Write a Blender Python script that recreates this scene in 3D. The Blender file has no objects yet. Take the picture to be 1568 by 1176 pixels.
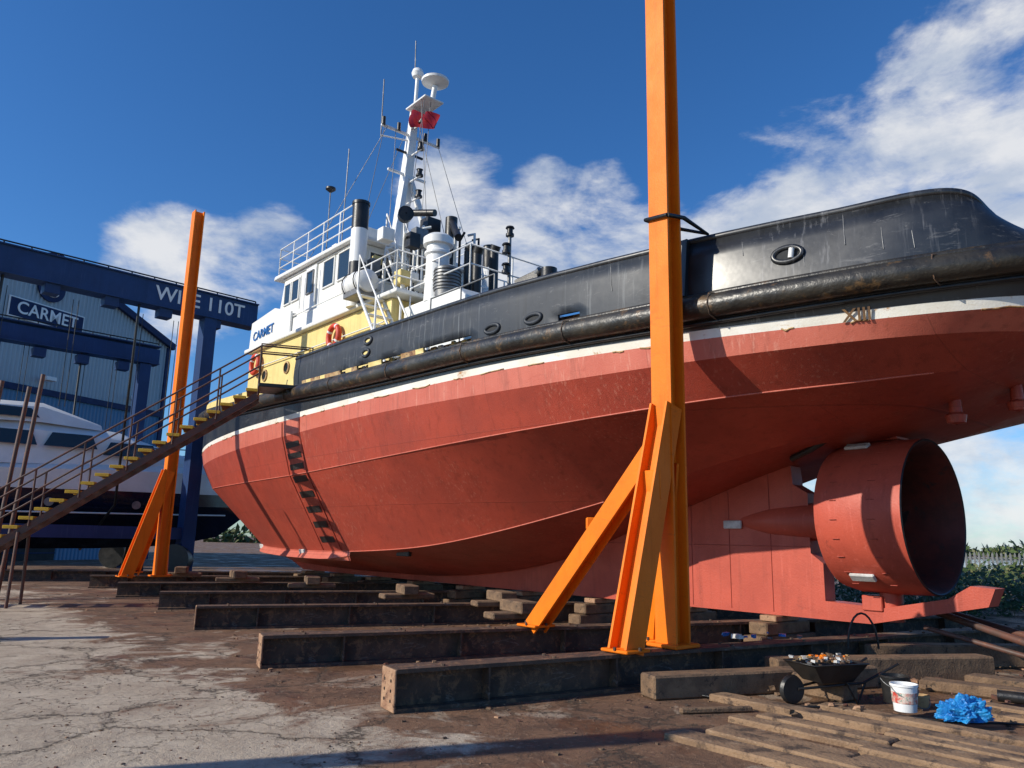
import bpy, bmesh, math, random
from mathutils import Vector, Matrix
from mathutils import noise as mn
random.seed(7)
R=math.radians
sc=bpy.context.scene
sc.view_settings.view_transform='Standard'
sc.view_settings.look='None'
sc.view_settings.exposure=0
# ---------------------------------------------------------------- helpers
def link(o,parent=None):
    sc.collection.objects.link(o)
    if parent: o.parent=parent
    return o
def empty(name,loc=(0,0,0),rz=0):
    e=bpy.data.objects.new(name,None); e.location=loc; e.rotation_euler=(0,0,rz); e.empty_display_size=.3
    sc.collection.objects.link(e); return e
def mesh(name,verts,faces,mats,parent=None,fm=None,smooth=False,angle=30):
    me=bpy.data.meshes.new(name); me.from_pydata([tuple(v) for v in verts],[],faces)
    if not isinstance(mats,(list,tuple)): mats=[mats]
    for m in mats: me.materials.append(m)
    if fm:
        for p,i in zip(me.polygons,fm): p.material_index=i
    bm=bmesh.new(); bm.from_mesh(me)
    bmesh.ops.recalc_face_normals(bm,faces=bm.faces); bm.to_mesh(me); bm.free()
    if smooth:
        for p in me.polygons: p.use_smooth=True
        me.set_sharp_from_angle(angle=R(angle))
    return link(bpy.data.objects.new(name,me),parent)
def box(name,loc,dim,mat,parent=None,rot=(0,0,0),bev=0.012):
    bm=bmesh.new(); bmesh.ops.create_cube(bm,size=1)
    for v in bm.verts: v.co=Vector((v.co.x*dim[0],v.co.y*dim[1],v.co.z*dim[2]))
    b=min(bev,min(dim)*.3)
    if b>0.001: bmesh.ops.bevel(bm,geom=list(bm.edges),offset=b,segments=1,affect='EDGES')
    me=bpy.data.meshes.new(name); bm.to_mesh(me); bm.free(); me.materials.append(mat)
    o=bpy.data.objects.new(name,me); o.location=loc; o.rotation_euler=rot
    return link(o,parent)
def frame(p1,p2,hint=(0,0,1)):
    p1=Vector(p1);p2=Vector(p2); a=(p2-p1).normalized(); h=Vector(hint)
    v=(h-a*h.dot(a))
    if v.length<1e-4: v=Vector((1,0,0))-a*a.x
    v.normalize(); u=v.cross(a); return p1,p2,a,u,v
def prism(name,prof,p1,p2,mat,parent=None,hint=(0,0,1),smooth=False):
    p1,p2,a,u,v=frame(p1,p2,hint); n=len(prof)
    vs=[p1+u*x+v*y for x,y in prof]+[p2+u*x+v*y for x,y in prof]
    fs=[(i,(i+1)%n,n+(i+1)%n,n+i) for i in range(n)]+[tuple(range(n))[::-1],tuple(range(n,2*n))]
    return mesh(name,vs,fs,mat,parent,smooth=smooth)
def bar(name,p1,p2,w,h,mat,parent=None,hint=(0,0,1)):
    return prism(name,[(-w/2,-h/2),(w/2,-h/2),(w/2,h/2),(-w/2,h/2)],p1,p2,mat,parent,hint)
def hbar(name,p1,p2,w,d,mat,parent=None,hint=(0,0,1),tf=.03,tw=.03):
    a,b,c=w/2,d/2,tw/2
    pr=[(-a,-b),(a,-b),(a,-b+tf),(c,-b+tf),(c,b-tf),(a,b-tf),(a,b),(-a,b),(-a,b-tf),(-c,b-tf),(-c,-b+tf),(-a,-b+tf)]
    return prism(name,pr,p1,p2,mat,parent,hint)
def cyl(name,p1,p2,r1,mat,parent=None,r2=None,n=24):
    r2=r1 if r2 is None else r2
    p1,p2,a,u,v=frame(p1,p2); vs=[]
    for p,r in((p1,r1),(p2,r2)):
        for i in range(n):
            t=2*math.pi*i/n; vs.append(p+u*math.cos(t)*r+v*math.sin(t)*r)
    fs=[(i,(i+1)%n,n+(i+1)%n,n+i) for i in range(n)]+[tuple(range(n))[::-1],tuple(range(n,2*n))]
    return mesh(name,vs,fs,mat,parent,smooth=True,angle=40)
def lathe(name,prof,p1,axis,mat,parent=None,n=40,caps=False):
    p1=Vector(p1);_,_,a,u,v=frame(p1,p1+Vector(axis)); vs=[];fs=[]
    for h,r in prof:
        for i in range(n):
            t=2*math.pi*i/n; vs.append(p1+a*h+u*math.cos(t)*r+v*math.sin(t)*r)
    for k in range(len(prof)-1):
        for i in range(n): fs.append((k*n+i,k*n+(i+1)%n,(k+1)*n+(i+1)%n,(k+1)*n+i))
    if caps: fs+= [tuple(range(n))[::-1],tuple(range((len(prof)-1)*n,len(prof)*n))]
    return mesh(name,vs,fs,mat,parent,smooth=True,angle=35)
def tubes(name,lines,r,mat,parent=None,res=3,cyclic=False):
    cu=bpy.data.curves.new(name,'CURVE'); cu.dimensions='3D'; cu.bevel_depth=r; cu.bevel_resolution=res; cu.use_fill_caps=True
    for l in lines:
        s=cu.splines.new('POLY'); s.points.add(len(l)-1)
        for q,p in zip(s.points,l): q.co=(p[0],p[1],p[2],1)
        s.use_cyclic_u=cyclic
    cu.materials.append(mat)
    return link(bpy.data.objects.new(name,cu),parent)
def text(name,body,size,mat,parent,mat4,ext=.01):
    cu=bpy.data.curves.new(name,'FONT'); cu.body=body; cu.size=size; cu.extrude=ext; cu.align_x='CENTER'; cu.align_y='CENTER'; cu.offset=.012*size
    cu.materials.append(mat); o=bpy.data.objects.new(name,cu); link(o,parent); o.matrix_local=mat4; return o
def basis(origin,xa,ya):
    xa=Vector(xa).normalized(); ya=Vector(ya); ya=(ya-xa*ya.dot(xa)).normalized(); za=xa.cross(ya)
    m=Matrix((xa,ya,za)).transposed().to_4x4(); m.translation=Vector(origin); return m
# ---------------------------------------------------------------- materials
class NT:
    def __init__(s,nt): s.nt=nt
    def n(s,t,**k):
        nd=s.nt.nodes.new(t)
        for a,b in k.items(): setattr(nd,a,b)
        return nd
    def l(s,a,b): s.nt.links.new(a,b)
    def math(s,op,a,b=None,c=None,clamp=False):
        nd=s.nt.nodes.new('ShaderNodeMath'); nd.operation=op; nd.use_clamp=clamp
        for i,x in enumerate((a,b,c)):
            if x is None: continue
            if isinstance(x,(int,float)): nd.inputs[i].default_value=x
            else: s.l(x,nd.inputs[i])
        return nd.outputs[0]
    def mix(s,f,a,b,bt='MIX'):
        nd=s.nt.nodes.new('ShaderNodeMix'); nd.data_type='RGBA'; nd.blend_type=bt
        for i,x in ((0,f),(6,a),(7,b)):
            if isinstance(x,(int,float)): nd.inputs[i].default_value=x
            elif isinstance(x,(tuple,list)): nd.inputs[i].default_value=(*x[:3],1)
            else: s.l(x,nd.inputs[i])
        return nd.outputs[2]
    def ramp(s,f,lo,hi):
        nd=s.nt.nodes.new('ShaderNodeMapRange'); nd.interpolation_type='SMOOTHSTEP'
        s.l(f,nd.inputs[0]); nd.inputs[1].default_value=lo; nd.inputs[2].default_value=hi; return nd.outputs[0]
    def noise(s,vec,scale,detail=5,rough=.6,dist=0):
        nd=s.nt.nodes.new('ShaderNodeTexNoise'); s.l(vec,nd.inputs['Vector'])
        nd.inputs['Scale'].default_value=scale; nd.inputs['Detail'].default_value=detail; nd.inputs['Roughness'].default_value=rough; nd.inputs['Distortion'].default_value=dist
        return nd.outputs[0]
    def mapv(s,vec,sc_=(1,1,1),rot=(0,0,0)):
        nd=s.nt.nodes.new('ShaderNodeMapping'); s.l(vec,nd.inputs[0]); nd.inputs['Scale'].default_value=sc_; nd.inputs['Rotation'].default_value=rot; return nd.outputs[0]
def newmat(name):
    m=bpy.data.materials.new(name); m.use_nodes=True; nt=m.node_tree; b=nt.nodes['Principled BSDF']
    t=NT(nt); tc=t.n('ShaderNodeTexCoord'); return m,t,b,tc
def paint(name,c1,c2=None,rough=.5,metal=0,scale=3,c3=None,c3lo=.58,c3hi=.7,streak=0,bump=.15,bscale=40,spec=.5,seams=False,light=None,scuff=None,coord='Object'):
    m,t,b,tc=newmat(name); P=tc.outputs[coord]
    c2=c2 or tuple(x*.8 for x in c1)
    n1=t.noise(P,scale,6,.65)
    col=t.mix(t.ramp(n1,.35,.65),c1,c2)
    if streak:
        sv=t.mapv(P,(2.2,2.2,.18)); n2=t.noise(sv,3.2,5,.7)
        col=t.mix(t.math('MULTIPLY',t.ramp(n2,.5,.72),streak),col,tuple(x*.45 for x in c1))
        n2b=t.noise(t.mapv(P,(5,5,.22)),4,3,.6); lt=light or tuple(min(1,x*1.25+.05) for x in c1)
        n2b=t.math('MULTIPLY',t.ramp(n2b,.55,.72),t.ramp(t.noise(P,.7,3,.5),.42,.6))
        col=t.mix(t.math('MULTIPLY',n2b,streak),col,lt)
    if c3:
        n3=t.noise(P,scale*2.3,6,.75,.4)
        col=t.mix(t.ramp(n3,c3lo,c3hi),col,c3)
    if scuff:
        n4=t.noise(t.mapv(P,(.5,.5,1.8)),5,6,.8,1.2)
        col=t.mix(t.math('MULTIPLY',t.ramp(n4,.58,.66),scuff[1]),col,scuff[0])
    hgt=t.noise(P,bscale,3,.6)
    if seams:
        br=t.n('ShaderNodeTexBrick'); sx=t.n('ShaderNodeSeparateXYZ'); t.l(P,sx.inputs[0]); cb=t.n('ShaderNodeCombineXYZ')
        t.l(sx.outputs[0],cb.inputs[0]); t.l(sx.outputs[2],cb.inputs[1]); t.l(cb.outputs[0],br.inputs['Vector'])
        br.inputs['Scale'].default_value=1; br.inputs['Brick Width'].default_value=3.4; br.inputs['Row Height'].default_value=1.15
        br.inputs['Mortar Size'].default_value=.008; br.inputs['Mortar Smooth'].default_value=.3
        col=t.mix(t.math('MULTIPLY',br.outputs['Fac'],.35),col,tuple(x*.35 for x in c1))
        hgt=t.math('ADD',hgt,t.math('MULTIPLY',br.outputs['Fac'],1.2))
        hgt=t.math('ADD',hgt,t.math('MULTIPLY',t.noise(P,1.1,2,.5),3))
    t.l(col,b.inputs['Base Color'])
    rg=t.math('ADD',t.math('MULTIPLY',n1,.4),rough-.2,clamp=True); t.l(rg,b.inputs['Roughness'])
    b.inputs['Metallic'].default_value=metal; b.inputs['Specular IOR Level'].default_value=spec
    bp=t.n('ShaderNodeBump'); bp.inputs['Strength'].default_value=bump; bp.inputs['Distance'].default_value=.02
    t.l(hgt,bp.inputs['Height']); t.l(bp.outputs[0],b.inputs['Normal'])
    return m
M_red=paint('hull_antifoul_red',(.40,.062,.036),(.32,.050,.030),.46,0,.8,(.27,.055,.034),.58,.8,streak=.5,seams=True,bump=.25,bscale=60,spec=.4,light=(.52,.19,.13),scuff=((.22,.04,.026),.4))
M_pink=paint('hull_topside_red',(.56,.150,.100),(.50,.115,.074),.46,0,.9,(.36,.09,.05),.62,.78,streak=.5,seams=True,bump=.2,bscale=60,spec=.4,light=(.66,.30,.22),scuff=((.38,.075,.048),.45))
M_nozz=paint('nozzle_red',(.50,.088,.052),(.42,.07,.042),.5,0,1.5,(.32,.06,.038),.6,.72,streak=.35,bump=.2,spec=.35,scuff=((.36,.06,.038),.45))
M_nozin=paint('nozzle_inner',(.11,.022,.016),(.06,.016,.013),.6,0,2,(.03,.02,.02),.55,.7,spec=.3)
M_black=paint('bulwark_black',(.011,.012,.014),(.022,.024,.028),.36,0,1.1,(.06,.058,.055),.68,.8,streak=.8,bump=.22,bscale=2.2,spec=.7,light=(.12,.12,.125),scuff=((.17,.165,.16),.4))  # pale streaks paint in stern reflections as well as scratches
M_navy=paint('bulwark_navy',(.012,.018,.029),(.020,.026,.037),.55,0,1.2,(.05,.055,.065),.64,.8,streak=.75,bump=.15,bscale=3,light=(.11,.12,.13),scuff=((.20,.20,.20),.3))
M_fender=paint('fender_rubber',(.014,.013,.012),(.035,.030,.022),.40,0,1.6,(.12,.07,.03),.53,.66,bump=.6,bscale=9,spec=.6,scuff=((.12,.105,.08),.5))
M_wstripe=paint('white_stripe',(.78,.76,.71),(.68,.64,.55),.55,0,1.3,(.42,.20,.06),.59,.70,scuff=((.5,.32,.12),.4))
M_white=paint('white_paint',(.80,.80,.77),(.72,.72,.68),.4,0,1.2,(.5,.33,.18),.66,.76,streak=.2,bump=.08,light=(.6,.45,.3))
M_whitec=paint('white_clean',(.80,.80,.79),(.72,.72,.70),.35,0,1,bump=.04)
M_cream=paint('cream_paint',(.78,.62,.24),(.70,.54,.20),.5,0,1.4,(.34,.16,.05),.62,.72,streak=.3,light=(.4,.2,.07))
M_rust=paint('rusty_cream',(.50,.36,.17),(.30,.15,.06),.7,0,3,(.14,.06,.03),.5,.6)
M_deck=paint('deck_grey',(.12,.14,.13),(.09,.1,.09),.8,0,2)
M_orange=paint('orange_paint',(.85,.205,.008),(.77,.17,.007),.5,0,1.2,(.45,.11,.015),.66,.78,streak=.3,bump=.12,spec=.22,light=(.85,.26,.03),scuff=((.35,.09,.02),.3))
M_beam=paint('rusty_beam',(.10,.060,.038),(.050,.034,.026),.75,.0,3,(.21,.115,.06),.50,.64,bump=.6,bscale=25,scuff=((.26,.23,.20),.4))
M_endpl=paint('beam_end',(.40,.24,.14),(.27,.14,.08),.8,0,6,(.1,.05,.03),.55,.65,bump=.5)
M_wood=paint('timber_block',(.22,.135,.075),(.13,.08,.048),.85,0,5,(.05,.035,.025),.55,.66,bump=.7,bscale=50)
M_stair=paint('stair_steel',(.075,.045,.035),(.13,.05,.033),.6,.0,5,(.2,.08,.04),.58,.7)
M_yel=paint('yellow_nosing',(.82,.50,.03),(.68,.37,.03),.6,0,8,(.1,.07,.04),.64,.72)
M_hoist=paint('hoist_blue',(.016,.046,.145),(.013,.038,.115),.45,0,1,spec=.3,streak=.3)
M_glass,_t,_b,_tc=newmat('dark_glass'); _b.inputs['Base Color'].default_value=(.02,.03,.035,1); _b.inputs['Roughness'].default_value=.08; _b.inputs['Specular IOR Level'].default_value=.8
M_blk=paint('black_steel',(.015,.015,.016),(.03,.028,.027),.4,.2,4)
M_grey=paint('grey_steel',(.22,.22,.22),(.15,.15,.15),.45,.5,4)
M_lred=paint('lifebuoy_red',(.62,.05,.015),None,.5)
M_blue=paint('sign_blue',(.02,.14,.42),None,.4)
M_signnavy=paint('sign_navy',(.010,.025,.09),None,.5,spec=.2)
M_flag=paint('flag_red',(.20,.008,.014),(.13,.008,.03),.8,0,4,spec=.1)
M_zinc=paint('anode_zinc',(.6,.6,.58),(.45,.44,.42),.6,.0,8)
M_fence=paint('galvanised_fence',(.33,.33,.31),(.25,.25,.23),.6,.0,3)
M_fig=paint('draught_figure_paint',(.10,.05,.02),(.2,.1,.03),.7)
M_yhull=paint('yacht_navy',(.006,.011,.03),None,.15,0,1,bump=.02)
M_tarp=paint('blue_tarp',(.015,.17,.48),(.02,.27,.58),.4,0,8,bump=.6)
M_void=paint('opening_dark',(.02,.022,.025),None,.8)
# ---------------------------------------------------------------- boat lines
BO=(9.115,7.652,0); tug=empty('tugboat',BO,R(130))
Rail=[(1.7,0,4.85),(1.8,1.3,4.83),(2.2,2.2,4.78),(3.0,2.85,4.7),(4.2,3.35,4.66),(6.5,3.8,4.68),(10,4.0,4.82),(14,4.05,4.9),(18,4.0,5.05),(22,3.8,5.22),(26,3.3,5.5),(29,2.35,5.75),(31,1.2,5.95),(32,0,6.05)]
WT=[(1.9,0,4.45),(2.0,1.25,4.43),(2.4,2.15,4.38),(3.1,2.8,4.34),(4.3,3.28,4.34),(6.5,3.75,4.40),(10,3.97,4.52),(14,4.02,4.55),(18,3.97,4.55),(22,3.78,4.55),(26,3.25,4.52),(29,2.35,4.47),(30.7,1.2,4.45),(31.5,0,4.45)]
WB=[(s+.02,max(0,b-.012) if b else 0,z-.12) for s,b,z in WT]
K0=[(2.3,0,4.1),(2.4,1.15,4.08),(2.7,2.0,4.05),(3.3,2.65,4.02),(4.4,3.2,4.0),(6.5,3.68,4.0),(10,3.92,4.05),(14,4.0,4.1),(18,3.93,4.05),(22,3.72,4.0),(26,3.15,3.95),(28.9,2.3,3.95),(30.5,1.15,3.95),(31.1,0,3.95)]
K1=[(3.0,0,3.85),(3.05,.8,3.83),(3.2,1.5,3.78),(3.6,2.1,3.7),(4.4,2.6,3.62),(6.5,3.3,3.52),(10,3.65,3.38),(14,3.75,3.22),(18,3.65,3.1),(22,3.4,3.08),(26,2.8,3.12),(28.4,2.05,3.2),(29.6,1.05,3.25),(30.3,0,3.3)]
K2=[(3.4,0,3.72),(3.45,.4,3.70),(3.6,.8,3.62),(4.0,1.1,3.5),(4.8,1.3,3.3),(6.8,1.5,2.95),(9.7,2.0,2.2),(13,2.5,1.55),(16,2.65,1.3),(20,2.4,1.22),(24,1.7,1.25),(26.2,1.0,1.32),(26.9,.5,1.38),(27.4,0,1.45)]
KL=[(3.6,0,3.68),(3.7,.1,3.66),(3.9,.15,3.55),(4.4,.2,3.38),(5.2,.22,3.2),(7,.25,2.85),(9.7,.25,2.0),(12.5,.3,1.15),(16,.3,.72),(20,.3,.66),(24,.25,.72),(25.6,.15,.8),(26,.1,.85),(26.3,0,.9)]
def cr(p0,p1,p2,p3,t):
    return tuple(.5*((2*b)+(-a+c)*t+(2*a-5*b+4*c-d)*t*t+(-a+3*b-3*c+d)*t**3) for a,b,c,d in zip(p0,p1,p2,p3))
def dense(row,sub=8):
    out=[];n=len(row)
    ext=[(row[1][0],-row[1][1],row[1][2])]+list(row)+[tuple(2*row[-1][k]-row[-2][k] if k!=1 else -row[-2][1] for k in range(3))]
    for i in range(n-1):
        for k in range(sub): out.append(cr(ext[i],ext[i+1],ext[i+2],ext[i+3],k/sub))
    out.append(row[-1]); return out
def clampb(l): return [(s,max(0,b),z) for s,b,z in l]
rows=[clampb(dense(r)) for r in (Rail,WT,WB,K0,K1,K2,KL)]
def at(rowlist,s):
    for a,b in zip(rowlist,rowlist[1:]):
        if a[0]<=s<=b[0] and b[0]>a[0]:
            f=(s-a[0])/(b[0]-a[0]); return (a[1]+(b[1]-a[1])*f, a[2]+(b[2]-a[2])*f)
    return rowlist[-1][1:]
def surf(j,f,s,off=.02):
    b0,z0=at(rows[j],s); b1,z1=at(rows[j+1],s)
    n=Vector((0,z0-z1,-(b0-b1))); n=n.normalized() if n.length else Vector((0,1,0))
    return Vector((s,b0+(b1-b0)*f,z0+(z1-z0)*f))+n*off
N=len(rows[0]); vs=[];fs=[];fm=[]
bandm=[0,1,2,3,3,3]
for sg in (1,-1):
    base=len(vs)
    for r in rows:
        for s,b,z in r: vs.append((s,sg*b,z))
    for j in range(6):
        for i in range(N-1):
            a=base+j*N+i; fs.append((a,a+1,a+N+1,a+N)); fm.append(bandm[j])
o=6*N
for i in range(N-1): fs.append((o+i,o+i+1,7*N+o+i+1,7*N+o+i)); fm.append(3)
for i in range(N-1): fs.append((i,i+1,7*N+i+1,7*N+i)); fm.append(4)
hull=mesh('hull',vs,fs,[M_black,M_wstripe,M_pink,M_red,M_deck],tug,fm)
bm=bmesh.new(); bm.from_mesh(hull.data); bmesh.ops.remove_doubles(bm,verts=bm.verts,dist=.0008); bmesh.ops.recalc_face_normals(bm,faces=bm.faces); bm.to_mesh(hull.data); bm.free()
for p in hull.data.polygons: p.use_smooth=True
hull.data.set_sharp_from_angle(angle=R(11))
tubes('chine_weld',[[ (s,b+.004,z) for s,b,z in rows[4] if 3.6<s<29]],.012,M_pink,tug,2)
tubes('lower_chine_weld',[[ (s,b+.004,z) for s,b,z in rows[5] if 9<s<26]],.012,M_pink,tug,2)
edge=[];k=2.6
random.seed(11)
while k<29:
    L=random.uniform(.1,.6); edge.append([surf(2,-.0,k+L*i/3,.004)+Vector((0,0,random.uniform(-.02,.015))) for i in range(4)]); k+=L+random.uniform(.2,1.6)
tubes('waterline_rust',edge,.011,M_rust,tug,1)
def plate(name,pts,y0,y1,mat,parent):
    n=len(pts); v=[(x,y0,z) for x,z in pts]+[(x,y1,z) for x,z in pts]
    f=[(i,(i+1)%n,n+(i+1)%n,n+i) for i in range(n)]+[tuple(range(n))[::-1],tuple(range(n,2*n))]
    return mesh(name,v,f,mat,parent)
plate('keel_skeg',[(26.1,.95),(24.6,.52),(6.3,.5),(6.3,1.35),(6.5,1.5),(6.5,2.45),(6.75,2.6),(6.8,3.2),(9,2.9),(14,1.6),(20,1.2),(25,1.2)],-.16,.16,M_nozz,tug)
plate('rudder_shoe',[(6.3,.5),(5.6,.5),(4.0,.86),(3.9,1.1),(4.2,1.12),(4.5,.93),(5.4,.74),(6.3,.78)],-.18,.18,M_nozz,tug)
cyl('shoe_pintle',(5.35,0,.55),(5.35,0,.98),.16,M_nozz,tug)
box('pintle_block',(5.55,0,.8),(.3,.42,.22),M_nozz,tug)
tubes('skeg_seams',[[(x,.165,.55),(x,.165,2.9)] for x in (7.2,8.0,8.8,9.7)]+[[(6.5,.165,1.6),(11,.165,1.6)]],.006,M_red,tug,1)
lathe('shaft_bossing',[(0,.02),(.25,.17),(.8,.26),(1.4,.3),(1.9,.3),(2.1,.22)],(8.0,0,2.0),(-1,0,0),M_nozz,tug)
lathe('nozzle_outer',[(0,1.0),(.03,1.06),(.25,1.12),(.75,1.13),(1.2,1.12),(1.3,1.12)],(5.95,0,2.07),(-1,0,0),M_nozz,tug,64)
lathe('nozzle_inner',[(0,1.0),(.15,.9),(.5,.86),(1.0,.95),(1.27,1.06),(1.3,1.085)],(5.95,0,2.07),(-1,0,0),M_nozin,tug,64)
lathe('nozzle_trailing_rim',[(1.3,1.12),(1.315,1.10),(1.3,1.085)],(5.95,0,2.07),(-1,0,0),M_blk,tug,64)
tubes('nozzle_welds',[[(5.95-h,1.133*math.cos(a),2.07+1.133*math.sin(a)) for h in (.30,.40)] for a in [R(q) for q in range(-60,100,14)]]+[[(5.95-h,1.133*math.cos(a),2.07+1.133*math.sin(a)) for h in (.85,.95)] for a in [R(q) for q in range(-60,100,14)]],.006,M_red,tug,1)
lathe('propeller_hub',[(0,.16),(.35,.15),(.5,.08),(.55,.01)],(5.7,0,2.07),(-1,0,0),M_blk,tug)
for k in range(4):
    a=R(90*k+20); rad=Vector((0,math.cos(a),math.sin(a))); tan=Vector((0,-math.sin(a),math.cos(a))); ax=Vector((1,0,0))
    c=Vector((5.5,0,2.07)); v=[];f=[]
    for i in range(6):
        r=.12+.68*i/5; w=[.12,.26,.36,.4,.34,.15][i]; tw=R(60-35*i/5); d=tan*math.cos(tw)+ax*math.sin(tw)
        v+= [c+rad*r-d*w,c+rad*r,c+rad*r+d*w]
    for i in range(5):
        for q in range(2): f.append((i*3+q,i*3+q+1,i*3+q+4,i*3+q+3))
    mesh('propeller_blade',v,f,M_blk,tug,smooth=True)
cyl('rudder_stock',(5.35,0,3.1),(5.35,0,3.6),.14,M_nozz,tug)
box('stock_flange',(5.35,0,3.25),(.7,.42,.1),M_nozz,tug)
for s_,b_ in ((3.9,.95),(3.35,.35)): lathe('stern_drain',[(0,.02),(.02,.11),(.12,.13),(.16,.08),(.4,.07)],(s_,b_,3.22 if b_>.5 else 3.4),(0,0,1),M_red,tug)
tubes('stern_pipe',[[(6.4,.75,2.95),(6.0,.9,3.05),(5.6,.9,3.25)],[(3.1,.2,3.55),(2.0,.0,3.75),(1.0,-.3,3.85)]],.05,M_blk,tug,2)
def anode(s,y,z,nrm,par=tug,L=.36):
    n=Vector(nrm).normalized(); m=basis(Vector((s,y,z))+n*.02,(1,0,0),Vector((1,0,0)).cross(-n))
    b=box('anode',(0,0,0),(L,.14,.05),M_zinc,par,bev=.02); b.matrix_local=m
anode(7.9,.18,1.95,(0,1,0)); anode(5.45,1.135*math.cos(R(62)),2.07+1.135*math.sin(R(62)),(0,math.cos(R(62)),math.sin(R(62))))
anode(5.4,1.135*math.cos(R(-50)),2.07+1.135*math.sin(R(-50)),(0,math.cos(R(-50)),math.sin(R(-50))))
anode(20,*at(rows[5],20)[:1],at(rows[5],20)[1]-.03,(0,1,-.3)); anode(25.2,*at(rows[5],25.2)[:1],at(rows[5],25.2)[1]-.03,(0,1,-.3))
box('sea_chest_grille',surf(5,.12,15.0,.0),(.5,.1,.16),M_blk,tug)
v=[];f=[]
ss=[17.0+i*.5 for i in range(19)]
for s in ss:
    b,z=at(rows[5],s); w=.22*min(1,(s-17)/1.2+.05,(26.2-s)/1+.05)
    v+=[(s,b-.02,z+.02),(s,b+w*.5,z-.10-w*.4),(s,b-.04,z-.22)]
for i in range(len(ss)-1):
    for q in range(2): f.append((i*3+q,i*3+q+1,i*3+q+4,i*3+q+3))
mesh('bilge_keel',v,f,M_pink,tug)
v=[];f=[]
def quad_on(s0,s1,j0,f0,j1,f1):
    p=[surf(j0,f0,s0,.012),surf(j0,f0,s1,.012),surf(j1,f1,s1,.012),surf(j1,f1,s0,.012)]
    k=len(v); v.extend(p); f.append((k,k+1,k+2,k+3))
for i in range(3): quad_on(17.55,18.35,3,.18+.28*i,3,.32+.28*i)
for i in range(5): quad_on(17.55,18.35,4,.02+.195*i,4,.10+.195*i)
mesh('draught_rungs',v,f,M_blk,tug)
tubes('draught_strip_edges',[[surf(2,.1,s,.01),surf(3,0,s,.01),surf(3,.999,s,.01),surf(4,.01,s,.01),surf(4,.98,s,.01)] for s in (17.42,18.48)],.014,M_red,tug,1)
p=surf(1,.45,4.15,.03); q=surf(1,.45,4.45,.03); up=surf(0,.9,4.2,.03)-surf(2,.3,4.2,.03)
text('draught_figures','XIII',.22,M_fig,tug,basis(surf(1,.45,4.05,.035),p-q,up),.006)
side=[(s,b+(.07 if b>0 else 0),z-.02) for s,b,z in rows[0]]
full=[(s,-b,z) for s,b,z in side[::-1]]+side[1:]
tubes('fender_rail',[full],.165,M_fender,tug,4)
tubes('fender_upper_bead',[[(s,b+.03 if b>0 else b,z+.15) for s,b,z in rows[0]]],.05,M_fender,tug,2)
tubes('fender_lower_lip',[[(s,b+.02 if b>0 else b,z-.22) for s,b,z in rows[0]]],.03,M_blk,tug,2)
brk=[]
for i in range(12):
    s=3.2+i*2.45; b,z=at(rows[0],s); brk.append([(s,b+.0,z+.17),(s,b+.2,z+.12),(s,b+.243,z-.02),(s,b+.2,z-.16),(s,b,z-.22)])
tubes('fender_straps',brk,.009,M_beam,tug,1)
# bulwark
BT=[(2.9,0,5.16),(2.85,1.45,5.20),(2.85,2.35,5.42),(3.1,2.85,5.62),(4.3,3.22,5.64),(6.5,3.74,5.66),(10,4.0,5.80),(14,4.05,5.87),(18,4.0,5.92),(22,3.8,6),(26,3.3,6.1),(29,2.35,6.2),(31,1.2,6.3),(32,0,6.4)]
D0=clampb(dense(Rail,16)); D1=clampb(dense(BT,16))
def bw(sg,name):
    random.seed(4)
    fr=[0,.14,.30,.45,.7,1]; v=[];f=[];fmm=[]
    n=len(D0)
    for i in range(n):
        for t in fr:
            a,b=D0[i],D1[i]; bul=.03*math.sin(math.pi*t)
            wob=.012*mn.noise(Vector((a[0]*1.3,t*3,0)))
            v.append((a[0]+(b[0]-a[0])*t,sg*(a[1]+(b[1]-a[1])*t+((bul+wob) if a[1]>.2 else 0)),a[2]+(b[2]-a[2])*t))
    K=len(fr); top=[]
    for i in range(n-1):
        s=D0[i][0]
        if s>17.5: break
        for k in range(K-1):
            mi=0 if s<6.1 else 1
            if k==1 and 10.3<s<17.2:
                if random.random()<.42: continue
                mi=2 if random.random()<.75 else 3
            if k==1 and 7.75<s<8.2: continue
            f.append((i*K+k,i*K+k+1,(i+1)*K+k+1,(i+1)*K+k)); fmm.append(mi)
        top.append(v[(i+1)*K+K-1])
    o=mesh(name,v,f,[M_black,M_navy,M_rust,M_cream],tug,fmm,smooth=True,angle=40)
    md=o.modifiers.new('s','SOLIDIFY'); md.thickness=.05; md.offset=0
    tubes(name+'_cap',[top],.05,M_black,tug,3)
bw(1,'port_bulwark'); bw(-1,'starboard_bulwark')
v=[];f=[]
for s in [x*.5 for x in range(15,62)]:
    b,z=at(rows[0],s); v+=[(s,b-.22,z-.02),(s,b-.22,z+.34)]
for i in range(len(v)//2-1): f.append((2*i,2*i+1,2*i+3,2*i+2))
mesh('deck_waterway',v,f,M_rust,tug)
v=[];f=[]
for s in [17.6+x*.35 for x in range(41)]:
    b,z=at(rows[0],min(s,31.9)); v+=[(s,b,z+.1),(s,b-.02,z+.42),(s,b-.1,z+.42),(s,b-.1,z+.1)]
for i in range(len(v)//4-1):
    for q in range(3): f.append((4*i+q,4*i+q+1,4*i+q+5,4*i+q+4))
mesh('forward_coaming',v,f,M_cream,tug)
scr=[]
for s,z0,z1 in ((3.7,.35,.95),(4.1,.5,.98),(4.55,.3,.9),(5.3,.62,.97),(3.4,.3,.8),(7.3,.5,.9)):
    a=at(D0,s);b=at(D1,s); scr.append([(s+.01*i,a[0]+(b[0]-a[0])*t_+.03*math.sin(math.pi*t_)+.028,a[1]+(b[1]-a[1])*t_) for i,t_ in enumerate([z0+(z1-z0)*j/5 for j in range(6)])])
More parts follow.
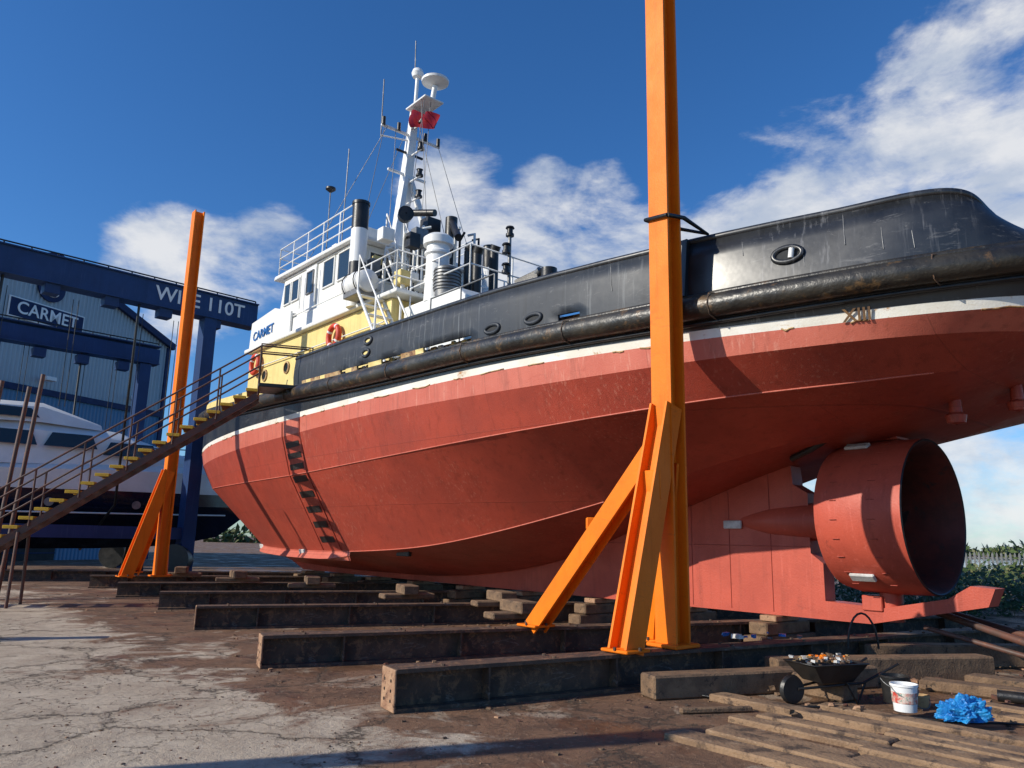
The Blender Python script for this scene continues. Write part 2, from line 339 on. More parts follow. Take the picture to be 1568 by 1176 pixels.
tubes('bulwark_scratches_glints',scr,.005,M_grey,tug,1)  # grey lines: scratches, and glints on the glossy plating drawn as colour
def oval(name,s,z,a,b,mat,fill):
    def yy(x,zz):
        p0=at(D0,x);p1=at(D1,x);t_=(zz-p0[1])/(p1[1]-p0[1]); return p0[0]+(p1[0]-p0[0])*t_+.03*math.sin(math.pi*t_)+.035
    pts=[(s+a*math.cos(t),yy(s+a*math.cos(t),z+b*math.sin(t)),z+b*math.sin(t)) for t in [i*math.pi/12 for i in range(24)]]
    tubes(name+'_ring',[pts],.035,mat,tug,3,True); mesh(name+'_opening',pts,[tuple(range(24))],fill,tug); return yy(s,z)
y_=oval('stern_fairlead',4.75,5.16,.17,.10,M_black,M_void)
tubes('fairlead_roller',[[(4.70,y_+.015,5.10),(4.68,y_+.015,5.22)]],.035,M_whitec,tug,2)
oval('fairlead',14.05,5.68,.14,.07,M_navy,M_cream); oval('fairlead_low',14.1,5.42,.14,.07,M_navy,M_cream)
oval('midship_fairlead',9.9,5.12,.18,.07,M_navy,M_void); oval('midship_fairlead',8.9,5.10,.18,.07,M_navy,M_void)
bar('bulwark_joint',(6.12,at(D0,6.1)[0]+.06,4.85),(6.12,at(D1,6.1)[0]+.05,5.68),.12,.06,M_black,tug,(0,1,0))
cyl('stern_bitt',(3.75,2.5,5.45),(3.75,2.5,5.92),.05,M_rust,tug); cyl('stern_bitt_arm',(3.9,2.5,5.8),(3.6,2.5,5.8),.03,M_rust,tug)
# ---------------------------------------------------------------- superstructure
def house(name,prof,y,mat,parent=tug,bev=.04):
    o=plate(name,prof,-y,y,mat,parent); md=o.modifiers.new('b','BEVEL'); md.width=bev; md.segments=2; md.limit_method='ANGLE'; return o
house('deckhouse',[(16.4,4.9),(16.4,7.62),(25.3,7.72),(25.7,7.4),(25.7,4.9)],2.2,M_cream)
house('bridge_deck',[(15.9,7.62),(15.9,7.74),(25.8,7.86),(25.8,7.72)],2.38,M_white)
house('upper_house_skirt',[(18.7,7.8),(18.7,8.35),(25.75,8.45),(25.8,7.85)],2.1,M_white)
house('wheelhouse',[(18.8,8.3),(18.8,9.9),(23.7,10.0),(24.1,8.4)],2.0,M_white)
house('wheelhouse_roof',[(18.5,9.9),(18.5,10.02),(24.1,10.14),(24.2,10.0)],2.2,M_whitec)
for nm,ya,yb in (('bridge_wing_screen',2.12,2.18),('bridge_wing_screen_stbd',-2.18,-2.12)):
    plate(nm,[(22.6,7.8),(22.6,8.62),(23.9,9.0),(25.8,8.85),(25.9,7.8)],ya,yb,M_whitec,tug)
box('bridge_front_screen',(25.83,0,8.3),(.06,4.2,1.0),M_whitec,tug)
text('name_lettering','CARMET',.44,M_blue,tug,basis((24.7,2.2,8.3),(-1,0,.02),(0,0,1)),.006)
def window(s,y,z,w,h,side='p',fr=M_white):
    if side=='p':
        box('window_glass',(s,y+.012,z),(w,.03,h),M_glass,tug,bev=.004)
        for dx in (-w/2,w/2): box('window_frame',(s+dx,y+.02,z),(.05,.05,h+.05),fr,tug,bev=.01)
        for dz in (-h/2,h/2): box('window_frame',(s,y+.024,z+dz),(w+.05,.05,.05),fr,tug,bev=.01)
    else:
        box('window_glass',(s-.012,y,z),(.03,w,h),M_glass,tug,bev=.004)
        for dx in (-w/2,w/2): box('window_frame',(s-.02,y+dx,z),(.05,.05,h+.05),fr,tug,bev=.01)
        for dz in (-h/2,h/2): box('window_frame',(s-.024,y,z+dz),(.05,w+.05,.05),fr,tug,bev=.01)
for s,w,h in ((19.5,.7,.85),(20.45,.7,.85),(22.75,.5,.7),(23.35,.45,.7)): window(s,2.0,9.38,w,h)
box('side_door',(21.6,2.03,9.0),(.72,.05,1.75),M_whitec,tug); window(21.6,2.055,9.35,.42,.7,'p',M_grey)
for y in (-1.2,0,1.2): window(18.8,y,9.3,.8,.8,'a')
tubes('drip_rails',[[(18.85,2.03,9.86),(23.7,2.03,9.94)],[(18.75,2.13,8.42),(22.5,2.13,8.44)]],.022,M_white,tug,1)
tubes('grab_rails',[[(21.1,2.12,8.6),(21.1,2.12,9.7)],[(22.15,2.12,8.6),(22.15,2.12,9.7)],[(16.6,2.28,7.0),(25.2,2.28,7.1)]],.018,M_white,tug,1)
for s in (17.3,18.3,20.3,22.5,24.2):
    lathe('porthole_ring',[(0,.2),(.04,.2),(.05,.15),(.0,.15)],(s,2.2,6.75),(0,1,0),M_rust,tug,24)
    lathe('porthole_glass',[(0.015,.155),(.016,.0)],(s,2.2,6.75),(0,1,0),M_glass,tug,24)
box('deckhouse_door',(21.3,2.22,6.2),(.75,.06,1.8),M_cream,tug); box('deckhouse_door_handle',(21.05,2.27,6.2),(.05,.05,.2),M_blk,tug)
for s,z in ((19.2,7.1),(24.8,7.2)):
    pts=[(s+.3*math.cos(t),2.34,z+.3*math.sin(t)) for t in [i*math.pi/12 for i in range(24)]]
    tubes('lifebuoy',[pts],.08,M_lred,tug,4,True)
    for k in range(4):
        t=k*math.pi/2+.6
        tubes('lifebuoy_band',[[(s+.3*math.cos(t-.1),2.34,z+.3*math.sin(t-.1)),(s+.3*math.cos(t+.1),2.34,z+.3*math.sin(t+.1))]],.085,M_whitec,tug,4)
def rails(name,path,h,mat,levels=3,r=.022,post=1.0):
    L=[]
    for k in range(1,levels+1): L.append([(x,y,z+h*k/levels) for x,y,z in path])
    for a,b in zip(path,path[1:]):
        a=Vector(a);b=Vector(b);n=max(1,int((b-a).length/post))
        for i in range(n+1):
            p=a.lerp(b,i/n); L.append([p,p+Vector((0,0,h))])
    return tubes(name,L,r,mat,tug,2)
rails('monkey_island_rail',[(18.7,2.1,10.05),(24.0,2.1,10.1),(24.0,-2.1,10.1),(18.7,-2.1,10.05)],1.0,M_whitec)
rails('bridge_deck_rail',[(18.6,2.33,7.75),(16.0,2.33,7.75),(16.0,-2.33,7.75),(18.6,-2.33,7.75)],1.0,M_whitec)
rails('casing_rail',[(16,1.9,7.35),(13.5,1.9,7.35),(13.5,-1.9,7.35)],.95,M_whitec,2)
rails('aft_deck_rail',[(13.4,3.0,5.0),(11.2,3.0,5.0)],1.7,M_grey,2,.018)
lathe('liferaft_canister',[(0,.02),(.05,.2),(.12,.3),(.55,.33),(.6,.35),(.65,.33),(1.08,.3),(1.15,.2),(1.2,.02)],(16.9,2.55,8.15),(1,0,0),M_whitec,tug,28)
box('liferaft_cradle',(17.5,2.55,7.86),(.8,.5,.18),M_grey,tug)
tubes('liferaft_straps',[[(x,2.55+.355*math.cos(t),8.15+.355*math.sin(t)) for t in [i*math.pi/10 for i in range(21)]] for x in (17.2,17.8)],.015,M_blk,tug,1)
def funnel(x,y,z0,r,segs,name):
    z=z0
    for zz,m in segs: cyl(name+'_section',(x,y,z),(x,y,zz),r,m,tug); z=zz
funnel(18.15,2.3,7.7,.23,[(8.6,M_white),(8.98,M_blk),(9.95,M_whitec),(10.7,M_blk)],'exhaust_funnel')
lathe('exhaust_lip',[(0,.25),(.08,.25),(.08,.2),(-.2,.2)],(18.15,2.3,10.68),(0,0,1),M_blk,tug)
funnel(18.15,-2.3,7.7,.23,[(8.6,M_white),(8.98,M_blk),(9.95,M_whitec),(10.7,M_blk)],'exhaust_funnel_stbd')
house('engine_casing',[(13.6,4.9),(13.6,7.1),(13.9,7.35),(16.2,7.35),(16.2,4.9)],1.95,M_white)
lathe('ventilator',[(0,.32),(.5,.30),(1.2,.29),(1.25,.34),(1.3,.34),(1.35,.29),(1.5,.29),(1.5,.38),(1.68,.38),(1.76,.28),(1.78,.02)],(15.2,1.65,7.3),(0,0,1),M_whitec,tug,32)
lathe('ventilator_small',[(0,.2),(.8,.2),(.8,.27),(1.0,.27),(1.05,.02)],(16.0,1.2,7.3),(0,0,1),M_white,tug,24)
for x,y,h in ((14.85,.95,1.45),(14.5,.95,1.3),(14.65,.3,1.55)):
    cyl('exhaust_pipe',(x,y,7.3),(x,y,7.3+h),.12,M_blk,tug); cyl('exhaust_pipe_cap',(x,y,7.3+h),(x-.08,y,7.45+h),.13,M_blk,tug)
lathe('mushroom_vent',[(0,.3),(.2,.3),(.2,.33),(.75,.33),(.8,.23),(.82,.02)],(14.75,1.65,7.3),(0,0,1),M_grey,tug,28)
for k in range(6): tubes('vent_louvre',[[(14.75+.335*math.cos(t),1.65+.335*math.sin(t),7.56+k*.085) for t in [i*math.pi/10 for i in range(20)]]],.014,M_blk,tug,1,True)
def ladder(name,p1,p2,w,n,mat):
    p1=Vector(p1);p2=Vector(p2); yv=Vector((0,w/2,0)); L=[[p1-yv,p2-yv],[p1+yv,p2+yv]]
    tubes(name+'_stringers',L,.04,mat,tug,2)
    for i in range(n):
        c=p1.lerp(p2,(i+.5)/n); box(name+'_tread',c,(.2,w,.03),mat,tug)
    up=Vector((0,0,.95))
    tubes(name+'_handrails',[[p1+sg*yv,p1+sg*yv+up,p2+sg*yv+up,p2+sg*yv] for sg in (1,-1)]+[[p1.lerp(p2,.5)+sg*yv,p1.lerp(p2,.5)+sg*yv+up] for sg in(1,-1)],.03,mat,tug,2)
ladder('aft_ladder',(15.0,2.55,5.1),(16.9,2.55,7.75),.7,9,M_whitec)
ladder('roof_ladder',(17.4,.9,7.75),(18.6,.9,9.95),.6,8,M_whitec)
cyl('winch_drum',(12.2,-.9,5.7),(12.2,.9,5.7),.45,M_blk,tug)
for y in (-.95,.95): cyl('winch_flange',(12.2,y-.04,5.7),(12.2,y+.04,5.7),.75,M_blk,tug)
box('winch_base',(12.2,0,5.1),(1.6,2.2,.4),M_blk,tug)
box('capstan_motor',(9.5,3.5,5.95),(.5,.4,.24),M_blk,tug,rot=(0,.2,.2)); cyl('capstan_head',(9.1,3.5,5.75),(9.1,3.5,6.12),.14,M_blk,tug); cyl('fairlead_roller_top',(9.8,3.55,5.8),(9.2,3.6,6.1),.07,M_grey,tug)
box('fire_monitor_base',(17.2,.6,9.1),(.4,.45,2.7),M_blk,tug)
cyl('fire_monitor',(17.0,.6,10.6),(17.9,.9,10.8),.10,M_blk,tug); lathe('searchlight',[(0,.05),(.1,.2),(.35,.22),(.36,.02)],(17.5,1.3,10.4),(-1,.4,0),M_blk,tug)
cyl('deck_crane_post',(16.6,.3,7.7),(16.6,.3,10.4),.17,M_blk,tug); cyl('deck_crane_jib',(16.6,.3,10.3),(15.4,.9,9.3),.1,M_blk,tug)
random.seed(21)
cl_=[]
for i in range(16):
    x=random.uniform(16.2,18.5); y=random.uniform(-.5,2.0); h=random.uniform(.8,2.8); cl_.append([(x,y,7.75),(x,y,7.75+h),(x+random.uniform(-.5,.3),y+random.uniform(-.3,.3),7.8+h)])
tubes('clutter_pipes',cl_,.04,M_white,tug,2); tubes('clutter_pipes_dark',[[(a[0]+.2,a[1]-.3,a[2]) for a in l] for l in cl_[::2]],.035,M_blk,tug,2)
for i in range(14): box('bridge_deck_fitting',(random.uniform(16.1,18.5),random.uniform(.2,2.1),random.uniform(7.9,9.6)),(random.uniform(.15,.4),random.uniform(.15,.4),random.uniform(.2,.5)),random.choice([M_white,M_blk,M_grey,M_white,M_cream]),tug)
for x,y,z,d in ((19.4,1.4,10.3,(.7,.5,.5)),(21.3,.8,10.3,(.6,.6,.4)),(17.9,.2,10.1,(.4,.4,.6)),(20.6,1.7,10.2,(.3,.3,.35))): box('roof_locker',(x,y,z),d,M_white,tug)
g=tug
cyl('aft_light_mast',(13.3,.9,5.0),(13.3,.9,8.75),.04,M_grey,g)
for z in (7.75,8.25,8.7):
    lathe('mast_lantern',[(0,.02),(0,.10),(.06,.10),(.07,.07),(.18,.07),(.2,.11),(.24,.09),(.25,.01)],(13.3,.9+(.1 if z<8.6 else 0),z),(0,0,1),M_blk,g,16)
_pr=[(-.5,-.5),(.5,-.5),(.5,.5),(-.5,.5)]
def taper(name,p1,p2,w1,w2,mat):
    p1,p2,a,u,v=frame(p1,p2,(1,0,0)); vv=[p1+u*x*w1+v*y*w1 for x,y in _pr]+[p2+u*x*w2+v*y*w2 for x,y in _pr]
    return mesh(name,vv,[(0,1,5,4),(1,2,6,5),(2,3,7,6),(3,0,4,7),(3,2,1,0),(4,5,6,7)],mat,tug)
taper('mast_column',(20.0,0,10),(19.3,0,15.2),.42,.2,M_whitec)
taper('mast_leg_port',(18.9,.75,10),(19.55,.05,12.9),.2,.14,M_whitec); taper('mast_leg_stbd',(18.9,-.75,10),(19.55,-.05,12.9),.2,.14,M_whitec)
cyl('mast_pole',(19.3,0,15.2),(19.25,0,16.2),.06,M_whitec,tug)
lathe('satcom_dome',[(0,.05),(.05,.16),(.18,.2),(.3,.16),(.38,.02)],(19.25,0,16.15),(0,0,1),M_whitec,tug,24)
box('radar_platform',(18.75,0,14.95),(1.1,.7,.06),M_whitec,tug)
cyl('radar_pedestal',(18.3,0,15.0),(18.2,0,15.4),.08,M_whitec,tug)
lathe('radar_dome',[(0,.06),(.05,.3),(.10,.42),(.17,.43),(.22,.34),(.26,.05)],(18.2,0,15.4),(0,0,1),M_whitec,tug,32)
box('mast_crosstree',(19.45,0,14.2),(.08,2.2,.08),M_whitec,tug); box('lower_crosstree',(19.6,0,12.9),(.08,1.4,.08),M_whitec,tug); box('mid_crosstree',(19.5,0,13.6),(.07,1.0,.07),M_blk,tug)
for y in (-1.0,-.5,.5,1.05): cyl('crosstree_lamp',(19.4,y,14.2),(19.4,y,14.45),.06,M_blk,tug)
for z in (11.9,12.6,13.5,14.4): 
    box('lamp_bracket',(19.15,0,z),(.7,.06,.05),M_whitec,tug); lathe('mast_lamp',[(0,.02),(0,.12),(.05,.12),(.06,.08),(.2,.08),(.22,.11),(.26,.01)],(18.85,0,z),(0,0,1),M_blk,tug,14)
tubes('mast_stays',[[(19.4,1.0,14.2),(18.6,2.0,10.1)],[(19.4,-1.0,14.2),(18.6,-2,10.1)],[(19.3,0,15.1),(16.2,.2,7.9)],[(18.4,.0,15.0),(18.2,.3,10.1)],[(19.3,0,15),(23.8,0,10.1)],[(19.4,.6,14.2),(19.0,.9,10.1)],[(18.5,.3,15.0),(17.4,.6,10.4)],[(18.3,.3,14.9),(16.6,1.9,7.8)],[(19.4,.9,14.2),(22,2,10.2)]],.010,M_grey,tug,1)
tubes('whip_aerials',[[(19.8,.9,14.0),(19.8,.9,16.0)],[(19.25,.1,16.4),(19.3,.1,17.5)],[(20.6,1.6,10.1),(20.5,1.6,13.6)],[(21.4,1.7,10.1),(21.4,1.7,12.5)]],.018,M_grey,tug,1)
tubes('aerial_arm',[[(19.4,0,14.0),(19.8,.9,14.05)]],.025,M_whitec,tug,1)
lathe('gps_mushroom',[(0,.03),(.1,.16),(.16,.16),(.2,.02)],(21.4,1.7,12.4),(0,0,1),M_blk,tug,16)
v=[];f=[]
for i in range(13):
    for k in range(7): v.append((19.2-.115*i,.15+.13*math.sin(i*.9+k*.45),14.85-.085*k-.05*i+.05*math.sin(i*.8)+.03*math.sin(k+i*.5)))
for i in range(12):
    for k in range(6): f.append((i*7+k,i*7+k+1,i*7+k+8,i*7+k+7))
mesh('ensign_flag',v,f,M_flag,tug,smooth=True,angle=80)
for i in range(26):
    s=9.8+i*.3+random.uniform(-.1,.1); b,z=at(rows[0],s); box('deck_fitting',(s,b-.16,z+.2),(.06+random.random()*.12,.06,.2+random.random()*.1),random.choice([M_cream,M_wstripe,M_rust]),tug)
# ---------------------------------------------------------------- orange support posts, plus one added for its shadow
T=Vector((.766,.643,0)); A=Vector((-.643,.766,0))
def support(x,y,top,zb):
    g=empty('support_or_shadow_post',(x,y,0))
    hbar('post_column',(0,0,zb),(0,0,top),.31,.28,M_orange,g,T,.032,.05)
    j=3.2
    def leg(name,d,zt,w=.30,dp=.28):
        d=Vector(d); hbar(name,(d.x,d.y,zb),(d.x*.06,d.y*.06,zt),w,dp,M_orange,g,Vector((-d.y,d.x,0)),.032,.04)
        box(name+'_foot',(d.x,d.y,zb+.02),(.40,.40,.035),M_orange,g,rot=(0,0,R(40)))
        for q in ((.14,.14),(-.14,.14),(.14,-.14),(-.14,-.14)): cyl(name+'_bolt',(d.x+q[0],d.y+q[1],zb+.03),(d.x+q[0],d.y+q[1],zb+.065),.02,M_beam,g,n=6)
    leg('leg_outboard',-T*.85,j+.1)
    leg('leg_forward',A*2.45,j-.35,.24,.24)
    leg('leg_rear',T*.22+A*.42,j-.6,.20,.20)
    for z_ in (j-.1,j-.9): box('gusset_plate',(-T*.12*(1 if z_>3 else 3)).to_tuple()[:2]+(z_,),(.3,.02,.35),M_orange,g,rot=(0,0,R(130)))
    p=A*1.35
    box('bracing_lug',(p.x,p.y,1.85),(.14,.14,.16),M_orange,g)
    box('post_base',(0,0,zb+.02),(.46,.46,.045),M_orange,g,rot=(0,0,R(40)))
    return g
p1=support(1.99,9.62,10.9,.40)
p2=support(-9.45,21.5,11.0,.45)
p3=support(-9.4,3.1,6.3,.02)  # unseen post outside the view, added to cast the foreground shadow stripe
tubes('lashing_strap',[[T*-.17+A*-.18+Vector((0,0,5.80)),T*-.17+A*.18+Vector((0,0,5.84)),T*.18+A*.18+Vector((0,0,5.86)),T*.45-A*.35+Vector((0,0,5.66)),T*.18+A*-.18+Vector((0,0,5.86)),T*-.17+A*-.18+Vector((0,0,5.80))]],.03,M_blk,p1,2)
# ---------------------------------------------------------------- ground beams + timber
bl=[(-1.1,7.75,30,12.5,.39),(-3.05,10.05,24,13,.39),(-5.35,13.8,21,12,.39),(-7.5,17.2,20,12,.37),(-9.9,20.2,20,12,.36),(-12.2,23.2,18,10,.36),(-17.5,25.4,16,12,.34)]
for i,(x,y,a,L,h) in enumerate(bl):
    g=empty('ground_beam',(x,y,0),R(a))
    hbar('i_section',(0,0,h/2),(L,0,h/2),.32,h,M_beam,g,(0,0,1),.038,.025)
    if i<3:
        box('end_plate',(-.012,0,h/2),(.024,.33,h*.98),M_endpl,g)
        for yy in (-.08,.08):
            for zz in (.1,.19,.28): cyl('bolt_hole',(-.027,yy,zz),(-.02,yy,zz),.016,M_blk,g,n=10)
        for k in range(9): 
            for yy in (-.1,.1): cyl('flange_bolt',(.5+k*1.3,yy,h),(.5+k*1.3,yy,h+.02),.022,M_beam,g,n=6)
    for k in range(int(L/1.6)): box('web_stiffener',(1+k*1.6,-.08,h/2),(.02,.13,h-.08),M_beam,g,bev=0)
def loc2w(s,b): return Vector((BO[0],BO[1],0))+A*s-T*b
random.seed(31)
stack=empty('keel_block_stack')
for s in (7.2,9.0,11.2,13.4,15.6,17.8,20,22.2,24.2):
    for k,z in enumerate((.10,.30)):
        p=loc2w(s,0); box('baulk',(p.x,p.y,z),(.35,1.5-.3*k,.19),M_wood,stack,(0,0,R(130+random.uniform(-4,4))),.02)
    p=loc2w(s,0); box('wedge',(p.x,p.y,.45),(.3,.7,.09),M_endpl,stack,(0,0,R(130)),.01)
for s,b in ((13.8,3.0),(17.5,3.3),(20.6,3.9),(23.6,4.4),(11.5,2.4),(9.6,3.6)):
    st=empty('bilge_block_stack'); 
    for k in range(2):
        p=loc2w(s,b); box('baulk',(p.x,p.y,.45+.13*k),(.75 if k else .35,.32 if k else 1.1,.18 if k else .1),M_wood,st,(0,0,R(112+random.uniform(-8,8))),.02)
for x,y,L,a,h in ((2.9,9.1,3.0,20,.24),(3.4,9.0,.9,-55,.22),(4.6,9.9,3,12,.3),(1.9,10.1,1.2,30,.22),(0.5,12.0,1.6,22,.3),(1.8,12.6,1.6,22,.3),(6.2,11.3,2.6,5,.3),(5.6,8.9,1.9,-40,.12),(6.3,8.6,2.6,-52,.16)):
    box('timber_baulk',(x,y,h/2+.003),(L,.3,h),M_wood,None,(0,0,R(a)),.02)
M_plank=paint('plank_wood',(.29,.18,.10),(.19,.115,.065),.85,0,1.8,(.075,.047,.03),.50,.62,bump=.7,bscale=30,scuff=((.38,.27,.17),.5))
pl=empty('timber_slipway',BO,R(130))
random.seed(3)
def planks(b0,b1,s0,s1,z):
    b=b0
    while b<b1:
        w=random.uniform(.16,.34); s=s0+random.uniform(-1.4,.6)
        while s>s1:
            L=random.uniform(1.2,4)
            if random.random()<.88:
                box('plank',(s-L/2,b+w/2,z+random.uniform(-.035,.012)),(L-.03,w-random.uniform(.015,.04),.08),M_plank,pl,(R(random.uniform(-2,2)),R(random.uniform(-.5,.5)),R(random.uniform(-1.2,1.2))),.014)
            s-=L
        b+=w
planks(4.05,6.3,4.6,-6,.025); planks(2.0,3.6,3.2,-6,.035)
# ---------------------------------------------------------------- gangway
gw=empty('gangway_stairs'); top=Vector((-6.2,18.5,5.1)); bot=Vector((-12.94,16.4,0)); d=(top-bot); hd=Vector((d.x,d.y,0)).normalized(); sd=Vector((-hd.y,hd.x,0)); W=.42
dz=Vector((0,0,-.22)); rz=math.atan2(hd.y,hd.x)
for sg in (-1,1):
    bar('stringer',bot+sd*sg*(W-.04)+dz,top+sd*sg*(W-.04)+dz,.06,.15,M_stair,gw)
    L=[]; up=Vector((0,0,1.0))
    L+=[[bot+sd*sg*W+up,top+sd*sg*W+up,top+sd*sg*W+up+hd*1.1],[bot+sd*sg*W+up*.5,top+sd*sg*W+up*.5]]
    for i in range(9): q=bot.lerp(top,i/8)+sd*sg*W; L.append([q+dz,q+up])
    tubes('handrail',L,.022,M_stair,gw,2)
n=26
for i in range(n):
    c=bot.lerp(top,(i+.5)/n)
    box('tread',c,(.26,2*W-.02,.03),M_stair,gw,(0,0,rz),.004)
    for sg in (-1,1): box('nosing',c+sd*sg*(W+.005),(.28,.03,.07),M_yel,gw,(0,0,rz),.004)
    box('nosing',c+hd*.135,(.03,2*W-.04,.07),M_yel,gw,(0,0,rz),.004)
lc=top+hd*.65+Vector((0,0,.03)); box('landing',lc,(1.3,1.0,.09),M_blk,gw,(0,0,rz))
for sg in (-1,1): tubes('landing_rail',[[top+sd*sg*W,top+sd*sg*W+Vector((0,0,1.05)),top+sd*sg*W+hd*1.2+Vector((0,0,1.05)),top+sd*sg*W+hd*1.2]],.022,M_stair,gw,2)
bar('landing_brace',lc+sd*-.3-Vector((0,0,.05)),lc+hd*.9+sd*-.3-Vector((0,0,.4)),.08,.08,M_blk,gw)
q=bot.lerp(top,.35); tubes('gangway_strut',[[q+sd*W+dz,q+sd*W*1.2-Vector((0,0,q.z))],[q-sd*W+dz,q-sd*W*1.2-Vector((0,0,q.z))]],.035,M_stair,gw,2)
# ---------------------------------------------------------------- boat hoist
ho=empty('boat_hoist'); c1=Vector((-12.7,30.9,0)); c2=Vector((-19.2,24.4,0)); off=Vector((-5.2,5.6,0))
for k,(a,b,zt) in enumerate(((c1,c2,11.35),(c1+off,c2+off,10.5))):
    dd=(b-a).normalized(); e0=a-dd*(2.0 if k==0 else .6)
    bar('side_girder',e0+Vector((0,0,zt-.45)),b+dd*.6+Vector((0,0,zt-.45)),.55,.95 if k==0 else .7,M_hoist,ho)
    zb_=zt-.97 if k==0 else zt-.83
    bar('girder_flange',e0+Vector((0,0,zt+.04)),b+dd*.6+Vector((0,0,zt+.04)),.75,.05,M_hoist,ho); bar('girder_flange',e0+Vector((0,0,zb_)),b+dd*.6+Vector((0,0,zb_)),.75,.05,M_hoist,ho)
    for q in (a,b): 
        bar('leg',q,q+Vector((0,0,zt-.9)),.6,.5,M_hoist,ho,dd); cyl('wheel',q+dd*.3+Vector((0,-.25,.6)),q+dd*.3+Vector((0,.25,.6)),.6,M_blk,ho)
    bar('lower_girder',a+Vector((0,0,1.6)),b+Vector((0,0,1.6)),.4,.45,M_hoist,ho)
    L=[]
    for i in range(14): q=e0.lerp(b,i/13); L.append([q+Vector((0,0,zt)),q+Vector((0,0,zt+.25))])
    L.append([e0+Vector((0,0,zt+.25)),b+Vector((0,0,zt+.25))]); tubes('cable_guide',L,.03,M_blk,ho,1)
    for i in range(5): q=e0.lerp(b,.16+.18*i); box('sheave_block',(q.x,q.y,zt-1.15),(.5,.5,.4),M_hoist,ho,(0,0,R(45)))
bar('cross_girder',c2+Vector((0,0,10.5)),c2+off+Vector((0,0,9.8)),.5,.7,M_hoist,ho)
dd=(c2-c1).normalized(); nrm=Vector((dd.y,-dd.x,0)); nrm=nrm if nrm.y<0 else -nrm
text('hoist_lettering','WISE 110T',.80,M_whitec,ho,basis(c1+dd*.45+Vector((0,0,10.9))+nrm*.29,-dd,(0,0,1)),.006)
sl=[]
for t_ in (.3,.8):
    q=c1.lerp(c2,t_); sl.append([q+Vector((0,0,10.6)),q+Vector((0,0,2.6)),q+off*.5+Vector((0,0,.9)),q+off+Vector((0,0,2.6)),q+off+Vector((0,0,10.2))])
tubes('lifting_slings',sl,.05,M_blk,ho,2)
for t_ in (.15,.3,.55,.8):
    for b_ in (c1,c1+off): 
        q=b_+ (c2-c1)*t_; tubes('hoist_cable',[[q+Vector((0,0,10)),q+Vector((.0,0,6))],[q+Vector((.15,0.1,10)),q+Vector((.15,.1,6))]],.015,M_blk,ho,1)
# ---------------------------------------------------------------- yacht
yc=empty('motor_yacht',(-18.2,30.3,0),R(36.9))
st=[(-7.5,1.9,1.5,1.3,3.0),(-6,2.1,1.7,1.0,3.05),(-2,2.25,1.9,.9,3.1),(2,2.2,1.6,.95,3.15),(5,1.6,.8,1.1,3.2),(6.8,.8,.25,1.5,3.25),(7.9,.05,.02,2.4,3.3)]
v=[];f=[]
for x,bd,bc,zk,zd in st:
    pr=[(-bd,zd),(-bd*.97,zd-.5),(-bc,1.9 if x<6 else 2.5),(0,zk),(bc,1.9 if x<6 else 2.5),(bd*.97,zd-.5),(bd,zd)]
    v+=[(x,y,z) for y,z in pr]
for i in range(len(st)-1):
    for k in range(6): a=i*7+k; f.append((a,a+1,a+8,a+7))
    f.append((i*7+6,i*7,i*7+7,i*7+13))
f.append(tuple(range(7)))
mesh('yacht_hull',v,f,M_yhull,yc,smooth=True,angle=25)
def shell(name,secs,mat):
    v=[];f=[]
    for x,w0,w1,z0,z1 in secs: v+=[(x,-w0,z0),(x,-(w0*.35+w1*.65),z0+(z1-z0)*.75),(x,-w1*.8,z1),(x,w1*.8,z1),(x,(w0*.35+w1*.65),z0+(z1-z0)*.75),(x,w0,z0)]
    for i in range(len(secs)-1):
        for k in range(5): a=i*6+k; f.append((a,a+1,a+7,a+6))
    f.append(tuple(range(6))); k=len(secs)-1; f.append(tuple(range(k*6,k*6+6)))
    return mesh(name,v,f,mat,yc,smooth=True,angle=35)
shell('yacht_topsides',[(-7.5,1.93,1.95,3.0,3.75),(-6,2.13,2.2,3.05,3.8),(-2,2.28,2.35,3.1,4.0),(2,2.23,2.3,3.15,4.2),(5,1.63,1.8,3.2,4.3),(6.8,.83,1.0,3.25,4.38),(8.1,.06,.1,3.3,4.45)],M_whitec)
shell('yacht_cabin',[(-5.6,2.0,1.8,3.8,4.6),(-4.8,2.1,1.7,3.85,5.4),(-1,2.0,1.6,4.0,5.75),(2.2,1.9,1.5,4.15,5.5),(4.6,1.5,1.1,4.25,4.85),(6.6,.7,.5,4.35,4.5)],M_whitec)
shell('yacht_flybridge',[(-5.2,1.7,1.5,5.4,5.8),(-3.5,1.8,1.5,5.5,6.3),(-.5,1.6,1.3,5.6,6.4),(1.6,1.3,.8,5.5,5.8)],M_whitec)
for x0,x1,z in ((-4.3,-2.6,4.85),(-2.4,-.6,4.95),(-.4,1.4,4.95),(1.6,3.6,4.75)):
    mesh('cabin_window',[(x0,-2.08,z-.25),(x1,-2.02,z-.25),(x1-.2,-1.86,z+.28),(x0+.25,-1.90,z+.28)],[(0,1,2,3)],M_glass,yc)
mesh('flybridge_window',[(-3.2,-1.84,5.7),(-.6,-1.70,5.75),(-.9,-1.55,6.1),(-2.9,-1.68,6.1)],[(0,1,2,3)],M_glass,yc)
for x in (-5.8,-3.0,0,3): lathe('hull_porthole',[(0,.16),(.03,.16),(.03,.0)],(x,-2.24 if x<2 else -2.0,2.65),(0,-1,0),M_grey,yc,20)
tubes('yacht_rails',[[(3,-1.95,4.9),(5,-1.65,5.0),(7.8,-.2,5.1),(7.8,.2,5.1),(5,1.65,5.0),(3,1.95,4.9)]]+[[(x,-y,z-.7),(x,-y,z)] for x,y,z in((3,1.95,4.9),(4,1.82,4.95),(5,1.65,5.0),(6.3,1.1,5.05))],.025,M_grey,yc,1)
